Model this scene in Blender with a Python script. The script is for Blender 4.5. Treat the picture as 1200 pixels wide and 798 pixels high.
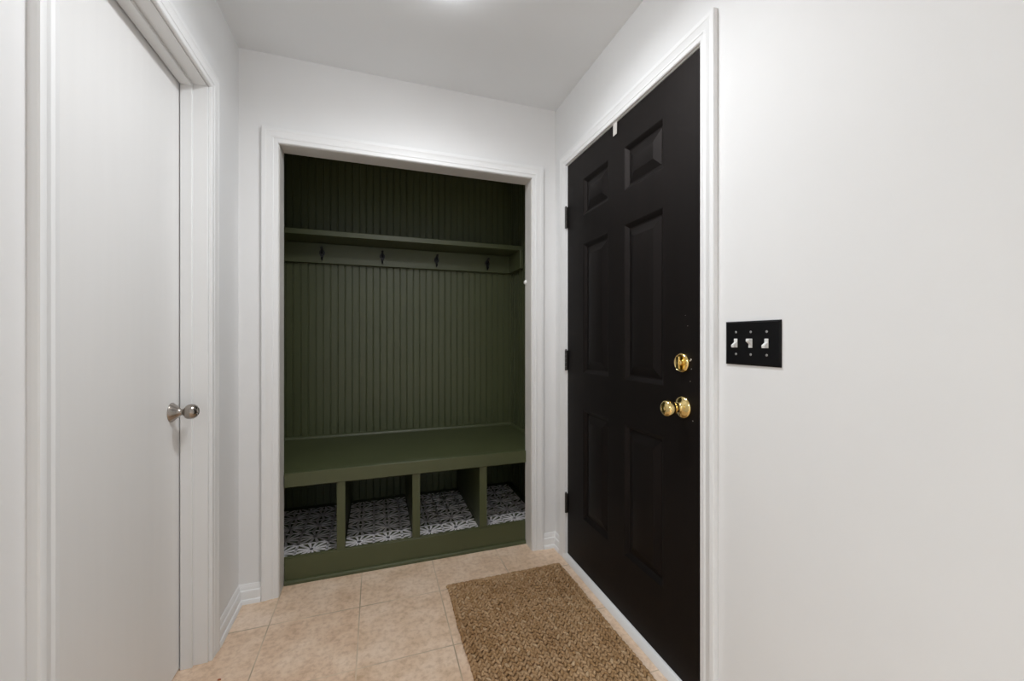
import bpy, math, random
from mathutils import Vector, Matrix
random.seed(7)
for o in list(bpy.data.objects): bpy.data.objects.remove(o)
S = bpy.context.scene
COL = S.collection

# ------------------------------------------------------------------ camera, sky, exposure
F_PX, YAW, CAM_H, HORIZON = 468.8, 0.3282, 1.1581, 397.1
cam_d = bpy.data.cameras.new('camera'); cam = bpy.data.objects.new('camera', cam_d); COL.objects.link(cam)
cam.location = (0, 0, CAM_H); cam.rotation_euler = (math.pi/2, 0, -YAW)
cam_d.sensor_fit = 'HORIZONTAL'; cam_d.sensor_width = 36.0; cam_d.lens = 36.0*F_PX/1200.0
cam_d.shift_y = (HORIZON-399.0)/1200.0; cam_d.clip_start = 0.02
S.camera = cam
S.view_settings.view_transform = 'Standard'; S.view_settings.look = 'None'
S.view_settings.gamma = 1.0; S.view_settings.use_curve_mapping = False
S.view_settings.exposure = 0.13
W = bpy.data.worlds.new('daylight'); S.world = W; W.use_nodes = True
bg = W.node_tree.nodes['Background']; bg.inputs[0].default_value = (0.80, 0.88, 1.0, 1); bg.inputs[1].default_value = 1.8
LAMP_STRENGTH = 8.0          # foyer ceiling lamp, watts
SMALL_STRENGTH = 0.8          # the lamp nearer to the closet
LAMP_GLOW = 35.0              # emission of its diffuser
LAMP_SPREAD = 162             # degrees
REAR_FILL_STRENGTH = 40.0     # unseen fill light added in the room behind the camera
LAMP_COL = (0.94, 0.966, 1.0, 1)
REAR_FILL_COL = (0.85, 0.945, 1.0, 1)

# ------------------------------------------------------------------ plan (metres); y runs down the hall
XR, XL, YB, ZC = 0.952, -0.568, 2.0415, 2.4317
WT = 0.115
OX0, OX1, OZ = -0.410, 0.806, 2.034         # closet opening
JY = 2.135                                   # far edge of the closet jamb
CX0, CX1, CYB = -0.56, 0.955, 2.82           # closet interior

# ------------------------------------------------------------------ materials
def new_mat(name, rough=0.5, metal=0.0, col=(0.8,0.8,0.8), spec=0.5):
    m = bpy.data.materials.new(name); m.use_nodes = True
    b = m.node_tree.nodes['Principled BSDF']
    b.inputs['Base Color'].default_value = (*col, 1); b.inputs['Roughness'].default_value = rough
    b.inputs['Metallic'].default_value = metal; b.inputs['Specular IOR Level'].default_value = spec
    return m
def nd(m, t, **kw):
    n = m.node_tree.nodes.new(t)
    for k, v in kw.items(): setattr(n, k, v)
    return n
def ln(m, a, b): m.node_tree.links.new(a, b)
def bsdf(m): return m.node_tree.nodes['Principled BSDF']
def coords(m, scale=(1,1,1), loc=(0,0,0)):
    tc = nd(m, 'ShaderNodeTexCoord'); mp = nd(m, 'ShaderNodeMapping')
    mp.inputs['Scale'].default_value = scale; mp.inputs['Location'].default_value = loc
    ln(m, tc.outputs['Object'], mp.inputs['Vector']); return mp.outputs['Vector']
def noise(m, vec, scale, detail=4, rough=0.55):
    n = nd(m, 'ShaderNodeTexNoise'); n.inputs['Scale'].default_value = scale
    n.inputs['Detail'].default_value = detail; n.inputs['Roughness'].default_value = rough
    ln(m, vec, n.inputs['Vector']); return n.outputs['Fac']
def ramp(m, fac, stops):
    r = nd(m, 'ShaderNodeValToRGB'); e = r.color_ramp.elements
    while len(e) > 1: e.remove(e[-1])
    e[0].position = stops[0][0]; e[0].color = (*stops[0][1], 1)
    for p, c in stops[1:]:
        x = e.new(p); x.color = (*c, 1)
    ln(m, fac, r.inputs['Fac']); return r.outputs['Color']
def bump(m, fac, strength, dist=0.002):
    b = nd(m, 'ShaderNodeBump'); b.inputs['Strength'].default_value = strength; b.inputs['Distance'].default_value = dist
    ln(m, fac, b.inputs['Height']); ln(m, b.outputs['Normal'], bsdf(m).inputs['Normal']); return b
def painted(name, col, rough, nscale=90, bstr=0.12, var=0.03, spec=0.5, stretch=(1,1,1)):
    m = new_mat(name, rough, 0, col, spec); v = coords(m, stretch)
    a = tuple(c*(1-var) for c in col); b = tuple(min(1, c*(1+var)) for c in col)
    ln(m, ramp(m, noise(m, v, 3.0, 3), [(0.3, a), (0.7, b)]), bsdf(m).inputs['Base Color'])
    bump(m, noise(m, v, nscale, 3), bstr, 0.001); return m

M_wall = painted('wall_paint', (0.85, 0.847, 0.842), 0.62, 140, 0.10, 0.012, 0.35)
M_ceil = painted('ceiling_paint', (0.905, 0.925, 0.94), 0.85, 160, 0.10, 0.01, 0.2)
M_trim = painted('trim_paint', (0.87, 0.87, 0.865), 0.45, 40, 0.05, 0.012, 0.5)
M_wdoor = painted('white_door_paint', (0.90, 0.89, 0.875), 0.42, 14, 0.02, 0.008, 0.45, (1, 12, 0.7))
M_jamb = painted('worn_jamb_paint', (0.74, 0.715, 0.68), 0.5, 60, 0.15, 0.07, 0.4)
M_green = painted('olive_green_paint', (0.069, 0.079, 0.032), 0.42, 60, 0.06, 0.05, 0.5)
M_black = painted('black_door_paint', (0.0042, 0.0033, 0.0031), 0.55, 22, 0.08, 0.25, 0.21, (1, 6, 0.5))
M_dark = new_mat('hook_black', 0.4, 0.6, (0.02, 0.02, 0.022))
M_hinge = new_mat('hinge_bronze', 0.38, 0.9, (0.10, 0.095, 0.09))
M_brass = new_mat('polished_brass', 0.14, 1.0, (0.80, 0.62, 0.27))
M_nickel = new_mat('brushed_nickel', 0.24, 1.0, (0.37, 0.335, 0.30))
M_steel = new_mat('screw_steel', 0.35, 1.0, (0.6, 0.6, 0.6))
M_plate = new_mat('black_plastic', 0.30, 0, (0.005, 0.005, 0.0055), 0.16)
M_white = new_mat('white_plastic', 0.35, 0, (0.82, 0.82, 0.80))
M_strap = new_mat('pale_strap', 0.5, 0.0, (0.62, 0.59, 0.55))
M_dust = new_mat('paint_chip', 0.8, 0, (0.55, 0.5, 0.45))
M_crumb = new_mat('crumb', 0.8, 0, (0.45, 0.14, 0.06))

bsdf(M_black).inputs['Specular Tint'].default_value = (1.0, 0.88, 0.84, 1)
def make_floor_mat():
    m = new_mat('beige_floor_tile', 0.42, 0, (0.5, 0.4, 0.3), 0.4)
    P = 0.344
    br = nd(m, 'ShaderNodeTexBrick'); br.offset = 0.0; br.squash = 1.0
    v = coords(m, (1,1,1), (0.065+10*P, -1.848+20*P, 0))
    ln(m, v, br.inputs['Vector'])
    br.inputs['Scale'].default_value = 1.0; br.inputs['Brick Width'].default_value = P; br.inputs['Row Height'].default_value = P
    br.inputs['Mortar Size'].default_value = 0.0028; br.inputs['Mortar Smooth'].default_value = 0.45
    br.inputs['Bias'].default_value = 0.0
    br.inputs['Color1'].default_value = (0.46,0.46,0.46,1); br.inputs['Color2'].default_value = (0.54,0.54,0.54,1); br.inputs['Mortar'].default_value = (0.5,0.5,0.5,1)
    v2 = coords(m)
    n1 = noise(m, v2, 6.0, 7, 0.66); n2 = noise(m, v2, 48.0, 4, 0.6)
    base = ramp(m, n1, [(0.30, (0.68, 0.47, 0.305)), (0.48, (0.82, 0.61, 0.44)), (0.68, (0.93, 0.74, 0.58))])
    fine = ramp(m, n2, [(0.32, (0.80, 0.76, 0.72)), (0.55, (1, 1, 1))])
    mx = nd(m, 'ShaderNodeMixRGB', blend_type='MULTIPLY'); mx.inputs[0].default_value = 0.75
    ln(m, base, mx.inputs[1]); ln(m, fine, mx.inputs[2])
    mt = nd(m, 'ShaderNodeMixRGB', blend_type='OVERLAY'); mt.inputs[0].default_value = 0.6
    ln(m, mx.outputs[0], mt.inputs[1]); ln(m, br.outputs['Color'], mt.inputs[2])
    gr = ramp(m, noise(m, v2, 4.5, 3), [(0.35, (0.44, 0.33, 0.22)), (0.62, (0.74, 0.57, 0.41))])
    fin = nd(m, 'ShaderNodeMixRGB'); ln(m, br.outputs['Fac'], fin.inputs[0]); ln(m, mt.outputs[0], fin.inputs[1]); ln(m, gr, fin.inputs[2])
    ln(m, fin.outputs[0], bsdf(m).inputs['Base Color'])
    inv = nd(m, 'ShaderNodeMath', operation='SUBTRACT'); inv.inputs[0].default_value = 1.0; ln(m, br.outputs['Fac'], inv.inputs[1])
    ad = nd(m, 'ShaderNodeMath', operation='MULTIPLY_ADD'); ln(m, n2, ad.inputs[0]); ad.inputs[1].default_value = 0.12; ln(m, inv.outputs[0], ad.inputs[2])
    bump(m, ad.outputs[0], 0.35, 0.0015)
    return m
M_floor = make_floor_mat()

def make_jute():
    m = new_mat('woven_jute', 0.9, 0, (0.35, 0.24, 0.12), 0.12)
    v = coords(m)
    g = nd(m, 'ShaderNodeNewGeometry')
    big = noise(m, v, 5.0, 3); fine = noise(m, v, 260.0, 4, 0.7)
    isl = ramp(m, g.outputs['Random Per Island'], [(0.0, (0.46, 0.285, 0.145)), (0.5, (0.56, 0.365, 0.205)), (0.95, (0.63, 0.43, 0.26)), (1.0, (0.74, 0.54, 0.35))])
    t = ramp(m, big, [(0.35, (0.84, 0.80, 0.74)), (0.65, (1.0, 1.0, 0.98))])
    f = ramp(m, fine, [(0.30, (0.62, 0.58, 0.52)), (0.65, (1.0, 1.0, 1.0))])
    mx = nd(m, 'ShaderNodeMixRGB', blend_type='MULTIPLY'); mx.inputs[0].default_value = 1.0
    ln(m, isl, mx.inputs[1]); ln(m, t, mx.inputs[2])
    m2 = nd(m, 'ShaderNodeMixRGB', blend_type='MULTIPLY'); m2.inputs[0].default_value = 1.0
    ln(m, mx.outputs[0], m2.inputs[1]); ln(m, f, m2.inputs[2]); ln(m, m2.outputs[0], bsdf(m).inputs['Base Color'])
    bump(m, fine, 0.6, 0.002); return m
M_jute = make_jute()
M_lattice = painted('white_lattice_rubber', (0.87, 0.83, 0.84), 0.5, 200, 0.05, 0.02)

def emissive(name, col, strength):
    m = new_mat(name, 0.6, 0, (0.9, 0.9, 0.88)); b = bsdf(m)
    b.inputs['Emission Color'].default_value = col; b.inputs['Emission Strength'].default_value = strength; return m

# ------------------------------------------------------------------ mesh helpers
class MB:
    def __init__(s): s.v = []; s.f = []
    def add(s, vs, fs):
        n = len(s.v); s.v += [tuple(x) for x in vs]; s.f += [tuple(i+n for i in f) for f in fs]; return s
    def box(s, x0, x1, y0, y1, z0, z1):
        return s.add([(x0,y0,z0),(x1,y0,z0),(x1,y1,z0),(x0,y1,z0),(x0,y0,z1),(x1,y0,z1),(x1,y1,z1),(x0,y1,z1)],
              [(0,3,2,1),(4,5,6,7),(0,1,5,4),(1,2,6,5),(2,3,7,6),(3,0,4,7)])
    def prism(s, poly, z0, z1, to=None):
        n = len(poly); to = to or (lambda a,b,c: (a,b,c))
        vs = [to(a,b,z0) for a,b in poly]+[to(a,b,z1) for a,b in poly]
        return s.add(vs, [tuple(range(n-1,-1,-1)), tuple(range(n,2*n))]+[(i,(i+1)%n,n+(i+1)%n,n+i) for i in range(n)])
    def lathe(s, prof, origin, axis, seg=32, sx=1.0):
        ax = Vector(axis).normalized(); up = Vector((0,0,1)) if abs(ax.z) < .9 else Vector((0,1,0))
        a = up.cross(ax).normalized(); b = ax.cross(a); o = Vector(origin); vs = []; fs = []
        for r, h in prof:
            for k in range(seg):
                t = 2*math.pi*k/seg; vs.append(o+ax*h+(a*math.cos(t)*sx+b*math.sin(t))*max(r, 1e-5))
        n = len(prof)
        for i in range(n-1):
            for k in range(seg):
                fs.append((i*seg+k, i*seg+(k+1)%seg, (i+1)*seg+(k+1)%seg, (i+1)*seg+k))
        fs.append(tuple(range(seg-1,-1,-1))); fs.append(tuple((n-1)*seg+k for k in range(seg)))
        return s.add(vs, fs)
    def tube(s, pts, rad, seg=10):
        P = [Vector(p) for p in pts]; R = rad if isinstance(rad, (list,tuple)) else [rad]*len(P); vs = []; fs = []
        for i, p in enumerate(P):
            d = (P[min(i+1,len(P)-1)]-P[max(i-1,0)]).normalized()
            up = Vector((1,0,0)) if abs(d.x) < .9 else Vector((0,1,0))
            a = up.cross(d).normalized(); b = d.cross(a)
            for k in range(seg):
                t = 2*math.pi*k/seg; vs.append(p+(a*math.cos(t)+b*math.sin(t))*R[i])
        for i in range(len(P)-1):
            for k in range(seg): fs.append((i*seg+k, i*seg+(k+1)%seg, (i+1)*seg+(k+1)%seg, (i+1)*seg+k))
        fs.append(tuple(range(seg-1,-1,-1))); fs.append(tuple((len(P)-1)*seg+k for k in range(seg)))
        return s.add(vs, fs)
    def build(s, name, mat, parent=None, bevel=0, smooth=None, recalc=True):
        me = bpy.data.meshes.new(name); me.from_pydata(s.v, [], s.f); me.materials.append(mat)
        if recalc:
            import bmesh
            bm = bmesh.new(); bm.from_mesh(me); bmesh.ops.recalc_face_normals(bm, faces=bm.faces); bm.to_mesh(me); bm.free()
        o = bpy.data.objects.new(name, me); COL.objects.link(o)
        if parent:
            o.parent = parent; o.matrix_parent_inverse = Matrix.Translation(-Vector(parent.location))
        if bevel:
            b = o.modifiers.new('bevel', 'BEVEL'); b.width = bevel; b.segments = 2; b.limit_method = 'ANGLE'; b.angle_limit = math.radians(40)
            smooth = smooth or 35
        if smooth:
            me.shade_smooth(); me.set_sharp_from_angle(angle=math.radians(smooth))
        return o
def tag(o, label=None, cat=None, group=None, kind=None):
    if label: o['label'] = label
    if cat: o['category'] = cat
    if group: o['group'] = group
    if kind: o['kind'] = kind
    return o
def struct(o, label, cat): return tag(o, label, cat, None, 'structure')
def empty(name, loc):
    o = bpy.data.objects.new(name, None); o.location = loc; o.empty_display_size = 0.05; COL.objects.link(o); return o

def wall_with_hole(to, a0, a1, z0, z1, h0, h1, hz0, hz1, t0, t1):
    """box wall along axis a with one rectangular hole; to(a, t, z) -> xyz"""
    mb = MB()
    def bx(x0, x1, zz0, zz1):
        if x1-x0 < 1e-6 or zz1-zz0 < 1e-6: return
        mb.prism([(x0,zz0),(x1,zz0),(x1,zz1),(x0,zz1)], t0, t1, lambda a,b,c: to(a,c,b))
    bx(a0, h0, z0, z1); bx(h1, a1, z0, z1); bx(h0, h1, hz1, z1); bx(h0, h1, z0, hz0)
    return mb
PROFILE = [(0,0),(0,.008),(.003,.0105),(.016,.0115),(.019,.0135),(.026,.0115),(.030,.0125),(.042,.0150),(.046,.0172),(.056,.0176),(.0605,.0165),(.062,.0135),(.062,0)]
def casing(name, to, a0, a1, zt, width, label):
    k = width/.062; n = len(PROFILE); vs = []; fs = []
    for j in range(4):
        for w, t in PROFILE:
            w *= k
            a, z = [(a0-w, 0.0), (a0-w, zt+w), (a1+w, zt+w), (a1+w, 0.0)][j]
            vs.append(to(a, t, z))
    for j in range(3):
        for i in range(n):
            i2 = (i+1) % n
            fs.append((j*n+i, j*n+i2, (j+1)*n+i2, (j+1)*n+i))
    fs.append(tuple(range(n))); fs.append(tuple(3*n+i for i in reversed(range(n))))
    return struct(MB().add(vs, fs).build(name, M_trim, smooth=25), label, 'door trim')
BASE = [(0,0),(.019,0),(.0185,.010),(.015,.017),(.0115,.019),(.0115,.050),(.0105,.054),(.007,.058),(.0065,.068),(.004,.074),(.0025,.080),(0,.081)]
def baseboard(name, to, a0, a1, m0, m1, label):
    n = len(BASE); vs = [to(a0+m0*t, t, z) for t, z in BASE]+[to(a1+m1*t, t, z) for t, z in BASE]
    fs = [(i,(i+1)%n,n+(i+1)%n,n+i) for i in range(n)]+[tuple(reversed(range(n))), tuple(range(n,2*n))]
    return struct(MB().add(vs, fs).build(name, M_trim, smooth=25), label, 'baseboard')

toR = lambda a,t,z: (XR-t, a, z)        # on the right wall, t out into the hall
toL = lambda a,t,z: (XL+t, a, z)
toB = lambda a,t,z: (a, YB-t, z)

# ------------------------------------------------------------------ room shell
YR, XFL, YRET = -3.2, -3.2, -0.45       # rear wall, far left wall, end of the left hall wall
RW0, RW1 = -0.9, 0.5                      # rear window
struct(MB().box(XFL-.1, XR+WT, YR-.1, 2.96, -.1, 0).build('floor', M_floor), 'beige square ceramic tile floor with thin grout lines', 'floor')
struct(MB().box(XFL-.1, XR+WT, YR-.1, 2.96, ZC, ZC+.1).build('ceiling', M_ceil), 'plain white painted ceiling of the hall', 'ceiling')
RD0, RD1, RDZ = 0.984, 1.8955, 2.066     # front door opening between jambs
LD0, LD1, LDZ = 0.983, 1.705, 2.060      # left door opening between jambs
struct(wall_with_hole(lambda a,t,z: (XR+t, a, z), YR, YB+.09, 0, ZC, RD0-.018, RD1+.018, 0, RDZ+.018, 0, WT).build('wall_right', M_wall),
       'white wall with the black front door and the switch plate', 'wall')
struct(wall_with_hole(lambda a,t,z: (XL-t, a, z), YRET, YB+.09, 0, ZC, LD0-.018, LD1+.018, 0, LDZ+.018, 0, WT).build('wall_left', M_wall),
       'white wall holding the plain white door', 'wall')
struct(wall_with_hole(lambda a,t,z: (a, YB+t, z), XL, XR, 0, ZC, OX0-.012, OX1+.012, 0, OZ+.012, 0, JY-YB-.002).build('wall_back', M_wall),
       'white end wall around the green closet opening', 'wall')
struct(MB().box(XFL, XL-WT, YRET, YRET+.1, 0, ZC).build('wall_return', M_wall), 'white wall of the room behind the hall', 'wall')
struct(MB().box(XFL-.1, XFL, YR, YRET+.1, 0, ZC).build('wall_far_left', M_wall), 'white side wall of the room behind the hall', 'wall')
struct(wall_with_hole(lambda a,t,z: (a, YR-t, z), XFL-.1, XR+WT, 0, ZC, RW0, RW1, 0.9, 2.1, 0, .1).build('wall_rear', M_wall),
       'white wall with the wide window behind the camera', 'wall')
wn = struct(empty('window_1', ((RW0+RW1)/2, YR, .9)), 'white framed window behind the camera', 'window')
fr = MB()
for x in (RW0, (RW0+RW1)/2-.025, RW1-.05): fr.box(x, x+.05, YR-.07, YR-.03, .9, 2.1)
fr.box(RW0, RW1, YR-.07, YR-.03, .9, .95).box(RW0, RW1, YR-.07, YR-.03, 2.05, 2.1)
fr.build('window_frame', M_trim, wn)

# closet shell: beadboard
def beadboard(mb, to, a0, a1, z0, z1, thick=.012, pitch=.0432, off=0.0):
    prof = [(a0, 0.0)]
    a = a0+off
    cell = [(.0, 0), (.0010, -.0052), (.0034, -.0052), (.0042, -.0034), (.0060, -.0024), (.0078, -.0034), (.0086, -.0052), (.0110, -.0052), (.0120, 0)]
    while a < a1-.016:
        if a > a0+.001: prof += [(a+d, h) for d, h in cell]
        a += pitch
    prof.append((a1, 0.0))
    n = len(prof)
    vs = [to(p, h, z) for z in (z0, z1) for p, h in prof]+[to(p, -thick, z) for z in (z0, z1) for p in (a0, a1)]
    fs = [(i, i+1, n+i+1, n+i) for i in range(n-1)]
    b = 2*n
    fs += [(b, b+1, b+3, b+2), (0, b, b+2, n), (b+1, n-1, 2*n-1, b+3)]
    fs += [tuple(range(n-1,-1,-1))+(b, b+1), tuple(range(n, 2*n))+(b+3, b+2)]
    return mb.add(vs, fs)
struct(beadboard(MB(), lambda a,t,z: (a, CYB-t, z), CX0, CX1, 0, ZC, .10, off=.020).build('wall_closet_back', M_green, smooth=30), 'olive green beadboard at the back of the closet', 'wall')
struct(beadboard(MB(), lambda a,t,z: (CX1-t, a, z), JY-.0, CYB, 0, ZC, .10, off=.01).build('wall_closet_right', M_green, smooth=30), 'olive green beadboard on the right side of the closet', 'wall')
struct(beadboard(MB(), lambda a,t,z: (CX0+t, a, z), JY-.0, CYB, 0, ZC, .10, off=.01).build('wall_closet_left', M_green, smooth=30), 'olive green beadboard on the left side of the closet', 'wall')

# closet jamb lining and casings
jm = MB()
J0 = YB-.0005
jm.box(OX0-.012, OX0, J0, JY, 0, OZ+.012).box(OX1, OX1+.012, J0, JY, 0, OZ+.012).box(OX0, OX1, J0, JY, OZ, OZ+.012)
struct(jm.build('trim_1', M_jamb, bevel=.001), 'scuffed off-white jamb lining the closet opening', 'door trim')
casing('trim_2', toB, OX0-.003, OX1+.003, OZ+.002, .066, 'white moulded casing around the green closet opening')
# front door jamb, stop and casing
jm = MB(); X0, X1 = XR+.0005, XR+WT
jm.box(X0, X1, RD0-.018, RD0, 0, RDZ+.018).box(X0, X1, RD1, RD1+.018, 0, RDZ+.018).box(X0, X1, RD0, RD1, RDZ, RDZ+.018)
jm.box(XR+.048, X1, RD0, RD0+.014, .02, RDZ).box(XR+.048, X1, RD1-.014, RD1, .02, RDZ).box(XR+.048, X1, RD0+.014, RD1-.014, RDZ-.014, RDZ)
struct(jm.build('trim_3', M_trim, bevel=.001), 'white jamb framing the black front door', 'door trim')
casing('trim_4', toR, RD0-.006, RD1+.005, RDZ+.004, .060, 'white moulded casing around the black front door')
struct(MB().prism([(XR-.016, 0), (XR-.014, .022), (XR-.006, .0335), (XR+WT, .0335), (XR+WT, 0)], RD0-.022, RD1+.030,
       lambda a,b,c: (a, c, b)).build('trim_5', M_trim, bevel=.002), 'pale painted threshold strip under the black front door', 'threshold')
# left door jamb, stop and casing
jm = MB(); X0, X1 = XL-.0005, XL-WT
jm.box(X1, X0, LD0-.018, LD0, 0, LDZ+.018).box(X1, X0, LD1, LD1+.018, 0, LDZ+.018).box(X1, X0, LD0, LD1, LDZ, LDZ+.018)
jm.box(XL-.079, XL-.044, LD0, LD0+.010, 0, LDZ).box(XL-.079, XL-.044, LD1-.010, LD1, 0, LDZ).box(XL-.079, XL-.044, LD0+.010, LD1-.010, LDZ-.012, LDZ)
struct(jm.build('trim_6', M_trim, bevel=.0015), 'white jamb and stop framing the plain white door', 'door trim')
casing('trim_7', toL, LD0-.003, LD1+.006, LDZ+.004, .060, 'white moulded casing around the plain white door')
# baseboards
baseboard('baseboard_left', toL, LD1+.067, YB, 0, -1, 'white moulded baseboard between the white door and the corner')
baseboard('baseboard_left.001', toL, YRET, LD0-.064, 0, 0, 'white baseboard on the near side of the white door')
baseboard('baseboard_back', toB, XL, OX0-.070, 1, 0, 'short white baseboard left of the closet casing')
baseboard('baseboard_back.001', toB, OX1+.070, XR, 0, -1, 'short white baseboard right of the closet casing')
baseboard('baseboard_right', toR, RD1+.066, YB, 0, -1, 'tiny white baseboard between front door casing and corner')
baseboard('baseboard_right.001', toR, YR, RD0-.067, 0, 0, 'white baseboard under the switch plate wall')

# ------------------------------------------------------------------ black six-panel front door
DY0, DY1, DZ0, DZ1 = 0.9915, 1.8925, 0.0345, 2.0625
DX = XR+.0015                              # face of the door, towards the hall
door = struct(empty('door_1', (DX, DY1, DZ0)), 'black six-panel front door with brass knob and deadbolt', 'door')
PY = [(1.507, 1.728), (1.156, 1.389)]
PZ = [(.283, .815), (.993, 1.620), (1.757, 1.934)]
mb = MB()
ys = sorted([DY0, DY1]+[v for p in PY for v in p]); zs = sorted([DZ0, DZ1]+[v for p in PZ for v in p])
for i in range(len(ys)-1):
    for j in range(len(zs)-1):
        yc, zc = (ys[i]+ys[i+1])/2, (zs[j]+zs[j+1])/2
        if any(a < yc < b for a, b in PY) and any(a < zc < b for a, b in PZ): continue
        mb.add([(DX,ys[i],zs[j]),(DX,ys[i+1],zs[j]),(DX,ys[i+1],zs[j+1]),(DX,ys[i],zs[j+1])], [(0,3,2,1)])
# sides and a back board
mb.add([(DX,DY0,DZ0),(DX,DY1,DZ0),(DX,DY1,DZ1),(DX,DY0,DZ1),(DX+.044,DY0,DZ0),(DX+.044,DY1,DZ0),(DX+.044,DY1,DZ1),(DX+.044,DY0,DZ1)],
       [(0,1,5,4),(1,2,6,5),(2,3,7,6),(3,0,4,7),(4,5,6,7)])
mb.build('slab', M_black, door, recalc=False)
RING = [(0, 0), (.002, .0006), (.005, .0022), (.015, .0108), (.0175, .0126), (.0195, .0133), (.0235, .0133), (.0255, .0126), (.056, .0028), (.059, .0020)]
for p0, p1 in PY:
    for q0, q1 in PZ:
        vs = []; fs = []
        k = min(1.0, (p1-p0)/.2)
        for d, h in RING:
            vs += [(DX+h, p0+d*k, q0+d*k), (DX+h, p1-d*k, q0+d*k), (DX+h, p1-d*k, q1-d*k), (DX+h, p0+d*k, q1-d*k)]
        n = len(RING)
        for i in range(n-1):
            for c in range(4):
                fs.append((i*4+c, (i+1)*4+c, (i+1)*4+(c+1)%4, i*4+(c+1)%4))
        b = (n-1)*4; fs.append((b, b+3, b+2, b+1))
        MB().add(vs, fs).build('panel', M_black, door, recalc=False, smooth=20)
# brass knob: rose, neck and ball
KY, KZ = 1.060, .934
kn = MB().lathe([(.0365,0),(.0365,.003),(.035,.006),(.030,.010),(.022,.0135),(.017,.016),(.0125,.020),(.0115,.028),(.0125,.034),
                 (.018,.038),(.0235,.044),(.0265,.052),(.0275,.060),(.0265,.067),(.023,.073),(.017,.0765),(.011,.078),(.0105,.0772),(.0085,.0772),(.008,.0785),(.004,.0795),(0,.0798)],
                (DX-.0003, KY, KZ), (-1,0,0), 40).build('door_knob', M_brass, door, smooth=50)
kn['label'] = 'polished brass round knob on a domed rose'
bo = MB().lathe([(.0325,0),(.0325,.004),(.031,.008),(.0275,.0105),(.0265,.0095),(.024,.0088),(0,.0086)], (DX-.0003, KY+.002, 1.080), (-1,0,0), 40).build('deadbolt', M_brass, door, smooth=40)
bo['label'] = 'polished brass round deadbolt plate'
tt = MB().lathe([(.010,0),(.010,.006),(.008,.008),(0,.008)], (DX-.009, KY+.002, 1.080), (-1,0,0), 20)
tt.prism([(-.0055,-.021),(.0055,-.021),(.0065,-.018),(.0045,0),(.0065,.018),(.0055,.021),(-.0055,.021),(-.0065,.018),(-.0045,0),(-.0065,-.018)], .004, .012,
         lambda a,b,c: (DX-.009-c, KY+.004+a, 1.080+b))
tp = tt.build('thumb_turn', M_brass, bo, bevel=.0012)
MB().box(DX+.004, DX+.030, DY0-.0015, DY0+.0005, KZ-.028, KZ+.028).build('latch_plate', M_steel, door)
for z0, z1 in ((1.737, 1.850), (.992, 1.100), (.246, .350)):
    hb = MB(); L = (z1-z0)/5
    for k in range(5):
        hb.lathe([(.0035,0),(.0062,.0006),(.0062,L-.0012),(.0035,L-.0006)], (DX-.0085, DY1+.004, z0+k*L), (0,0,1), 14)
    hb.lathe([(.003,0),(.0045,.001),(.004,.004),(0,.005)], (DX-.0085, DY1+.004, z1), (0,0,1), 12)
    hg = hb.build('hinge', M_hinge, door, smooth=40)
    lf = MB().box(DX-.0085, DX-.0015, DY1-.0035, DY1-.0010, z0+.002, z1-.002).build('leaf', M_hinge, hg)
    lf = MB().box(DX-.012, DX-.0065, DY1+.009, DY1+.030, z0+.002, z1-.002).build('leaf', M_hinge, hg)
# small white paint scars by the lock
ch = MB()
for y, z, r in ((1.026,1.092,.0032),(1.029,1.088,.002),(1.024,1.062,.0012),(1.029,1.022,.0012),(1.018,.897,.0018),(1.04,1.20,.0012),(1.05,1.235,.001)):
    ch.lathe([(r,0),(r*.6,.0006),(0,.0007)], (DX, y, z), (-1,0,0), 7)
tag(ch.build('paint_chips', M_dust, door), None, None, None, 'stuff')

# strap hook over the top of the door
st = MB()
sy0, sy1 = 1.436, 1.463
st.prism([(DX+.0440,DZ1+.0015),(DX+.0440,DZ1+.003),(DX-.0035,DZ1+.003),(DX-.0045,2.013),(DX-.0028,2.013),(DX-.0018,DZ1+.0015)],
         sy0, sy1, lambda a,b,c: (a, c, b))
tag(st.build('over_door_hook', M_strap), 'short pale strap hook hanging over the top edge of the black door', 'hook')

# ------------------------------------------------------------------ plain white door on the left
LX = XL-.083
d2 = struct(empty('door_2', (LX, LD0+.003, .008)), 'plain flush white door with a brushed nickel knob', 'door')
MB().box(LX-.035, LX, LD0+.003, LD1-.003, .006, LDZ-.004).build('slab', M_wdoor, d2, bevel=.001)
k2 = MB().lathe([(.0325,0),(.0325,.002),(.031,.004),(.024,.012),(.0165,.020),(.0115,.026),(.0100,.031),(.0105,.0335),(.0145,.036),(.0205,.041),(.0245,.048),(.0255,.055),(.0240,.063),(.0195,.070),(.0125,.0745),(.0115,.0738),(.006,.0738),(.0055,.075),(0,.0753)],
                (LX-.0002, 1.645, .910), (1,0,0), 40).build('door_knob', M_nickel, d2, smooth=50)
k2['label'] = 'brushed nickel ball knob on a conical rose'

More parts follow.
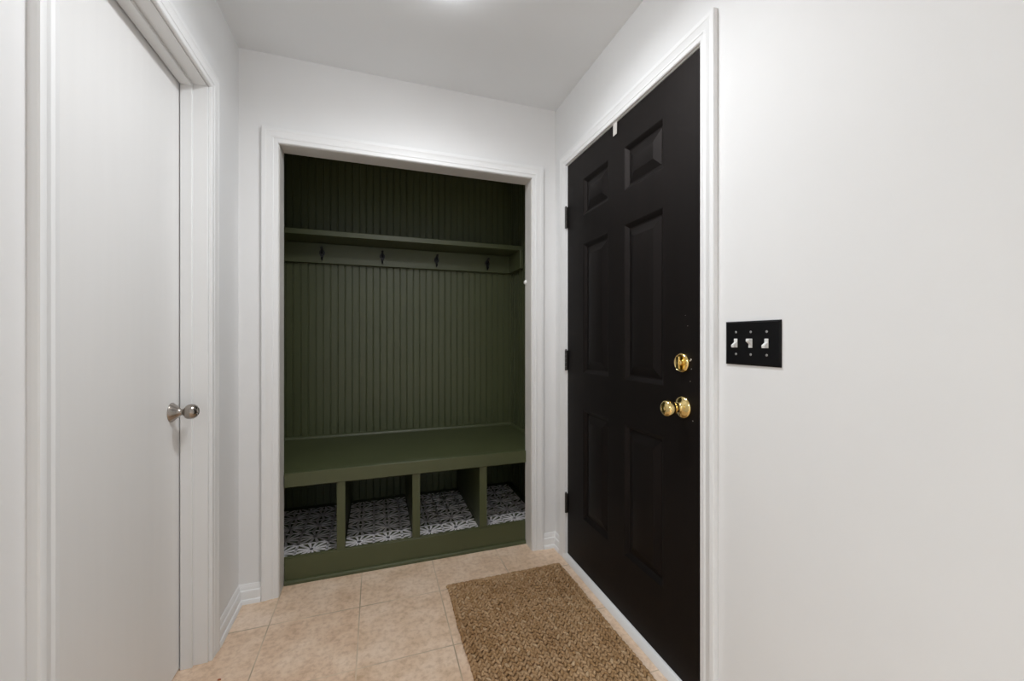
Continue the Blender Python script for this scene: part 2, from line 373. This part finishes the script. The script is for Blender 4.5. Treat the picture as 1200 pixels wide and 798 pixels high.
# ------------------------------------------------------------------ green bench with four cubbies
YF = 2.128
bench = tag(empty('storage_bench', (.2, YF, 0)), 'olive green built-in bench with four open cubbies in the closet', 'bench')
MB().box(CX0+.001, CX1-.001, 2.137, CYB-.001, .490, .526).build('seat', M_green, bench, bevel=.002)
MB().box(OX0+.003, OX1-.001, 2.117, 2.1368, .459, .526).build('seat_edge', M_green, bench, bevel=.003)
DIV = [(-.181,-.142),(.180,.219),(.538,.579)]
for a, b in DIV:
    c = (a+b)/2
    MB().box(c-.0095, c+.0095, YF+.0195, CYB-.005, .0985, .1275).prism([(a,YF),(b,YF),(b,YF+.019),(c+.0095,YF+.019),(c+.0095,CYB-.005),(c-.0095,CYB-.005),(c-.0095,YF+.019),(a,YF+.019)], .1275, .4588).build('divider', M_green, bench, bevel=.0015)
MB().box(CX0+.001, CX1-.001, YF+.012, CYB-.001, .078, .0980).build('cubby_floor', M_green, bench)
MB().box(OX0+.002, OX1-.001, YF, YF+.0115, 0, .1205).build('base_board', M_green, bench, bevel=.002)
MB().box(OX0+.002, OX1-.001, YF+.001, YF+.013, .1205, .1270).build('floor_edging', M_green, bench, bevel=.0015)
sh = MB(); A = [(YF-.0002,.0005),(YF-.013,.0005),(YF-.013,.010),(YF-.012,.0135),(YF-.009,.0170),(YF-.0045,.0185),(YF-.0002,.019)]
sh.prism(A, OX0+.003, OX1-.002, lambda a,b,c: (c, a, b)).build('shoe_moulding', M_green, bench, smooth=30)
cv = MB(); A = [(CYB-.0045,.5262),(CYB-.016,.5262),(CYB-.0145,.533),(CYB-.009,.540),(CYB-.0045,.543)]
cv.prism(A, CX0+.004, CX1-.004, lambda a,b,c: (c, a, b))
A = [(CX1-.0045,.5262),(CX1-.016,.5262),(CX1-.0145,.533),(CX1-.009,.540),(CX1-.0045,.543)]
cv.prism(A, JY+.01, CYB-.016, lambda a,b,c: (a, c, b))
cv.build('cove_trim', M_green, bench, smooth=30)

# ------------------------------------------------------------------ shelf and hook rail above
sf = tag(MB().box(CX0+.001, CX1-.001, 2.585, CYB-.001, 1.7660, 1.7975).build('closet_shelf', M_green, bevel=.002),
         'olive green shelf board running across the top of the closet', 'shelf')
rail = tag(empty('coat_rail', (.2, 2.801, 1.638)), 'olive green hook board with four black coat hooks under the closet shelf', 'coat rail')
MB().box(CX0+.002, CX1-.002, 2.790, 2.8190, 1.638, 1.7650).build('back_board', M_green, rail, bevel=.003)
MB().box(CX1-.026, CX1-.0015, 2.560, 2.7895, 1.638, 1.7650).build('side_board', M_green, rail, bevel=.003)
MB().box(CX0+.0015, CX0+.026, 2.560, 2.7895, 1.638, 1.7650).build('side_board', M_green, rail, bevel=.003)
def hook(x, z):
    y = 2.7898; h = MB()
    pl = [(-.004,-.046),(.004,-.046),(.006,-.030),(.0075,-.016),(.0150,-.008),(.0170,.002),(.0150,.012),(.0085,.019),(.004,.030),(0,.034),(-.004,.030),(-.0085,.019),(-.0150,.012),(-.0170,.002),(-.0150,-.008),(-.0075,-.016),(-.006,-.030)]
    h.prism(pl, 0, .0045, lambda a,b,c: (x+a, y-c, z+b))
    h.tube([(x,y-.003,z+.004),(x,y-.018,z-.002),(x,y-.034,z+.002),(x,y-.044,z+.014),(x,y-.046,z+.024)], [.0055,.005,.0045,.0045,.0045])
    h.lathe([(.002,-.008),(.0065,-.005),(.008,0),(.0065,.005),(.002,.008)], (x,y-.046,z+.027), (0,0,1), 14)
    h.tube([(x,y-.003,z-.030),(x,y-.014,z-.044),(x,y-.026,z-.044),(x,y-.032,z-.034)], [.0048,.0042,.004,.004])
    h.lathe([(.002,-.006),(.0052,-.003),(.006,0),(.0052,.003),(.002,.006)], (x,y-.0325,z-.031), (0,0,1), 12)
    return h.build('hook', M_dark, rail, smooth=45)
for x in (-.322, .041, .398, .761): hook(x, 1.701)

# ------------------------------------------------------------------ white lattice mats in the cubbies
def clip(poly, x0, x1, y0, y1):
    for ax, lim, sgn in ((0,x0,1),(0,x1,-1),(1,y0,1),(1,y1,-1)):
        out = []
        for i in range(len(poly)):
            p, q = poly[i-1], poly[i]
            dp, dq = sgn*(p[ax]-lim), sgn*(q[ax]-lim)
            if (dp >= 0) != (dq >= 0):
                t = dp/(dp-dq); out.append((p[0]+t*(q[0]-p[0]), p[1]+t*(q[1]-p[1])))
            if dq >= 0: out.append(q)
        poly = out
        if len(poly) < 3: return None
    return poly
def lattice_mat(x0, x1, label, phase=0.065, y0=2.172, y1=2.765):
    cw, chh = .144, .139; mb = MB(); z0, z1 = .0983, .1015
    w = x1-x0
    def put(poly):
        p = clip(poly, 0, w, 0, y1-y0)
        if p and len(p) > 2: mb.prism([(x0+a, y0+b) for a, b in p], z0, z1)
    for i in range(-1, 4):
        for j in range(-1, 5):
            cx, cy = phase+i*cw, .058+j*chh; hx, hy = cw/2, chh/2
            put([(cx+.010*math.cos(t*math.pi/6), cy+.010*math.sin(t*math.pi/6)) for t in range(12)])
            for k in range(12):
                t = 2*math.pi*(k+.5)/12; dx, dy = math.cos(t), math.sin(t)
                L = min(hx/max(abs(dx),1e-6), hy/max(abs(dy),1e-6)); nx, ny = -dy, dx
                a, b = .0024, .0078
                put([(cx-nx*a,cy-ny*a),(cx+dx*L-nx*b,cy+dy*L-ny*b),(cx+dx*L+nx*b,cy+dy*L+ny*b),(cx+nx*a,cy+ny*a)])
            s = .0058
            put([(cx+hx-s,cy-hy),(cx+hx+s,cy-hy),(cx+hx+s,cy+hy),(cx+hx-s,cy+hy)])
            s = .0034
            put([(cx-hx,cy+hy-s),(cx+hx,cy+hy-s),(cx+hx,cy+hy+s),(cx-hx,cy+hy+s)])
    o = mb.build('shoe_mat', M_lattice, recalc=False)
    return tag(o, label, 'mat', 'white lattice mats in the bench cubbies')
lattice_mat(-.545, -.176, 'white starburst lattice mat in the leftmost bench cubby', .095)
lattice_mat(-.147, .187, 'white starburst lattice mat in the second bench cubby from the left', .065)
lattice_mat(.212, .546, 'white starburst lattice mat in the third bench cubby from the left', .070)
lattice_mat(.571, .905, 'white starburst lattice mat in the rightmost bench cubby', .060)

# ------------------------------------------------------------------ jute doormat
def jute():
    """braided rows of fat strands over a thin backing"""
    x0, x1, y0, y1 = .312, .892, .957, 1.864; rng = random.Random(3); mb = MB()
    mb.box(x0+.004, x1-.004, y0+.004, y1-.004, .0004, .0045)
    SEG, RNG = 8, 5
    base = []
    for i in range(1, RNG):
        t = math.pi*i/RNG
        for k in range(SEG):
            p = 2*math.pi*k/SEG; base.append((math.cos(t), math.sin(t)*math.cos(p), math.sin(t)*math.sin(p)))
    def strand(cx, cy, cz, ang, L, Wd, H, tilt=0.0):
        ca, sa = math.cos(ang), math.sin(ang); ct, st = math.cos(tilt), math.sin(tilt)
        vs = []
        for u, v, w in [(1,0,0)]+base+[(-1,0,0)]:
            a, b, c = u*L, v*Wd, w*H
            a, c = a*ct-c*st, a*st+c*ct
            vs.append((cx+a*ca-b*sa, cy+a*sa+b*ca, max(.0006, cz+c)))
        fs = [(0, 1+k, 1+(k+1) % SEG) for k in range(SEG)]
        for i in range(RNG-2):
            for k in range(SEG): fs.append((1+i*SEG+k, 1+(i+1)*SEG+k, 1+(i+1)*SEG+(k+1) % SEG, 1+i*SEG+(k+1) % SEG))
        e = 1+(RNG-2)*SEG; n = len(vs)-1
        fs += [(n, e+(k+1) % SEG, e+k) for k in range(SEG)]
        mb.add(vs, fs)
    RP = .0264; rows = int(round((x1-x0)/RP)); RP = (x1-x0)/rows
    for r in range(rows):
        SP = .0200*rng.uniform(.94, 1.06); y = y0+.012+rng.random()*SP; k = 0
        xc = x0+(r+.5)*RP
        while y < y1-.022:
            xo = .0022*math.sin(y*15+r*.4)
            for s in (-1, 1):
                yy = y+(SP*.5 if s > 0 else 0)
                strand(xc+xo+s*.0058+rng.gauss(0, .0006), yy+rng.gauss(0, .0010), .0088+rng.gauss(0, .0011),
                       math.pi/2+s*math.radians(rng.uniform(24, 44)), .0125*rng.uniform(.9, 1.1), .0066*rng.uniform(.88, 1.12), .0064, rng.uniform(-.12, .22))
            y += SP
    for yy in (y0+.005, y1-.006, y1-.016):
        x = x0+.008
        while x < x1-.006:
            strand(x, yy+rng.gauss(0, .0012), .0085+rng.gauss(0, .0008), rng.choice((-1, 1))*math.radians(rng.uniform(8, 26)), .0125*rng.uniform(.9, 1.15), .0052, .0060)
            x += .0165*rng.uniform(.9, 1.1)
    return mb.build('doormat', M_jute, recalc=False, smooth=80)
tag(jute(), 'brown woven jute doormat on the tile floor in front of the black door', 'doormat')

# ------------------------------------------------------------------ light switch plate
SY0, SY1, SZ0, SZ1 = .722, .886, 1.087, 1.206; SX = XR-.0065
pl = tag(empty('light_switch', (XR, (SY0+SY1)/2, (SZ0+SZ1)/2)), 'black three-gang wall plate with white toggle switches right of the front door', 'light switch')
vs = []
for d, x in ((0, XR-.0002), (0, XR-.0035), (.0045, SX), (.0060, SX)):
    vs += [(x,SY0+d,SZ0+d),(x,SY1-d,SZ0+d),(x,SY1-d,SZ1-d),(x,SY0+d,SZ1-d)]
fs = [(i*4+c, (i+1)*4+c, (i+1)*4+(c+1)%4, i*4+(c+1)%4) for i in range(3) for c in range(4)]+[(12,15,14,13),(0,1,2,3)]
MB().add(vs, fs).build('plate', M_plate, pl, smooth=20)
for ty, up in ((.850,-1), (.804,1), (.758,-1)):
    tz = (SZ0+SZ1)/2
    mb = MB().box(SX-.0022, SX+.0005, ty-.0051, ty+.0051, tz-.0122, tz+.0122)
    A = [(SX-.001,-.0062),(SX-.0125,-.0040),(SX-.0135,.0045),(SX-.001,.0062)]
    s = up
    A = [(SX-.001, -.004*s), (SX-.0135, .0052*s), (SX-.0125, .0122*s), (SX-.001, .0105*s)]
    mb.prism(A, ty-.0042, ty+.0042, lambda a,b,c: (a, c, tz+b))
    mb.build('toggle', M_white, pl, bevel=.0008)
    for dz in (-.0302, .0302):
        MB().lathe([(.0034,0),(.0030,.0008),(.0015,.0013),(0,.0014)], (SX, ty, tz+dz), (-1,0,0), 12).build('screw', M_steel, pl, smooth=40)

# ------------------------------------------------------------------ small things
tag(MB().lathe([(.0125,0),(.0130,.003),(.0120,.007),(.0085,.0105),(.004,.012),(0,.0123)], (OX1-.0003, 2.122, 1.478), (-1,0,0), 20).build('door_bumper', M_white, smooth=50),
    'small round white bumper on the right jamb of the closet opening', 'bumper')
cr = MB(); cr.lathe([(.001,0),(.0036,.0012),(.003,.0035),(.0008,.0046)], (-.503, 1.605, .0002), (.15,.1,1), 7, 1.7)
tag(cr.build('crumb', M_crumb), 'tiny orange crumb on the floor tile by the left door casing', 'crumb')

# ------------------------------------------------------------------ ceiling lamps, plus an added rear fill light
def ceiling_lamp(x, y, strength, glow, col, label):
    t = tag(empty('ceiling_light', (x, y, ZC)), label, 'ceiling light', 'flush ceiling lights')
    MB().lathe([(.087,0),(.087,.006),(.083,.009),(.080,.009)], (x,y,ZC-.0003), (0,0,-1), 48).build('trim_ring', M_white, t, smooth=40)
    MB().lathe([(.0835,.0092),(.0860,.012),(.0855,.016),(.082,.022),(.074,.027),(.060,.031),(.042,.0335),(.02,.0348),(0,.035)], (x,y,ZC-.0003), (0,0,-1), 48).build('diffuser', emissive('lamp_diffuser', col, glow), t, smooth=60)
    ld = bpy.data.lights.new('lamp_light', 'AREA'); ld.shape = 'DISK'; ld.size = .13; ld.energy = strength; ld.color = col[:3]; ld.spread = math.radians(LAMP_SPREAD)
    lo = bpy.data.objects.new('lamp_light', ld); COL.objects.link(lo); lo.location = (0, 0, -.037); lo.parent = t
    return t
ceiling_lamp(.20, 1.14, LAMP_STRENGTH, LAMP_GLOW, LAMP_COL, 'round flush ceiling light in the middle of the hall above the door side')
ceiling_lamp(.229, 1.360, SMALL_STRENGTH, SMALL_STRENGTH*30, LAMP_COL, 'round flush ceiling light just inside the top edge of the view')
ceiling_lamp(-1.35, -1.55, REAR_FILL_STRENGTH, REAR_FILL_STRENGTH*3.0, REAR_FILL_COL, 'added round fill light in the room to the left behind the hall')  # added out of view to raise the soft light in the hall
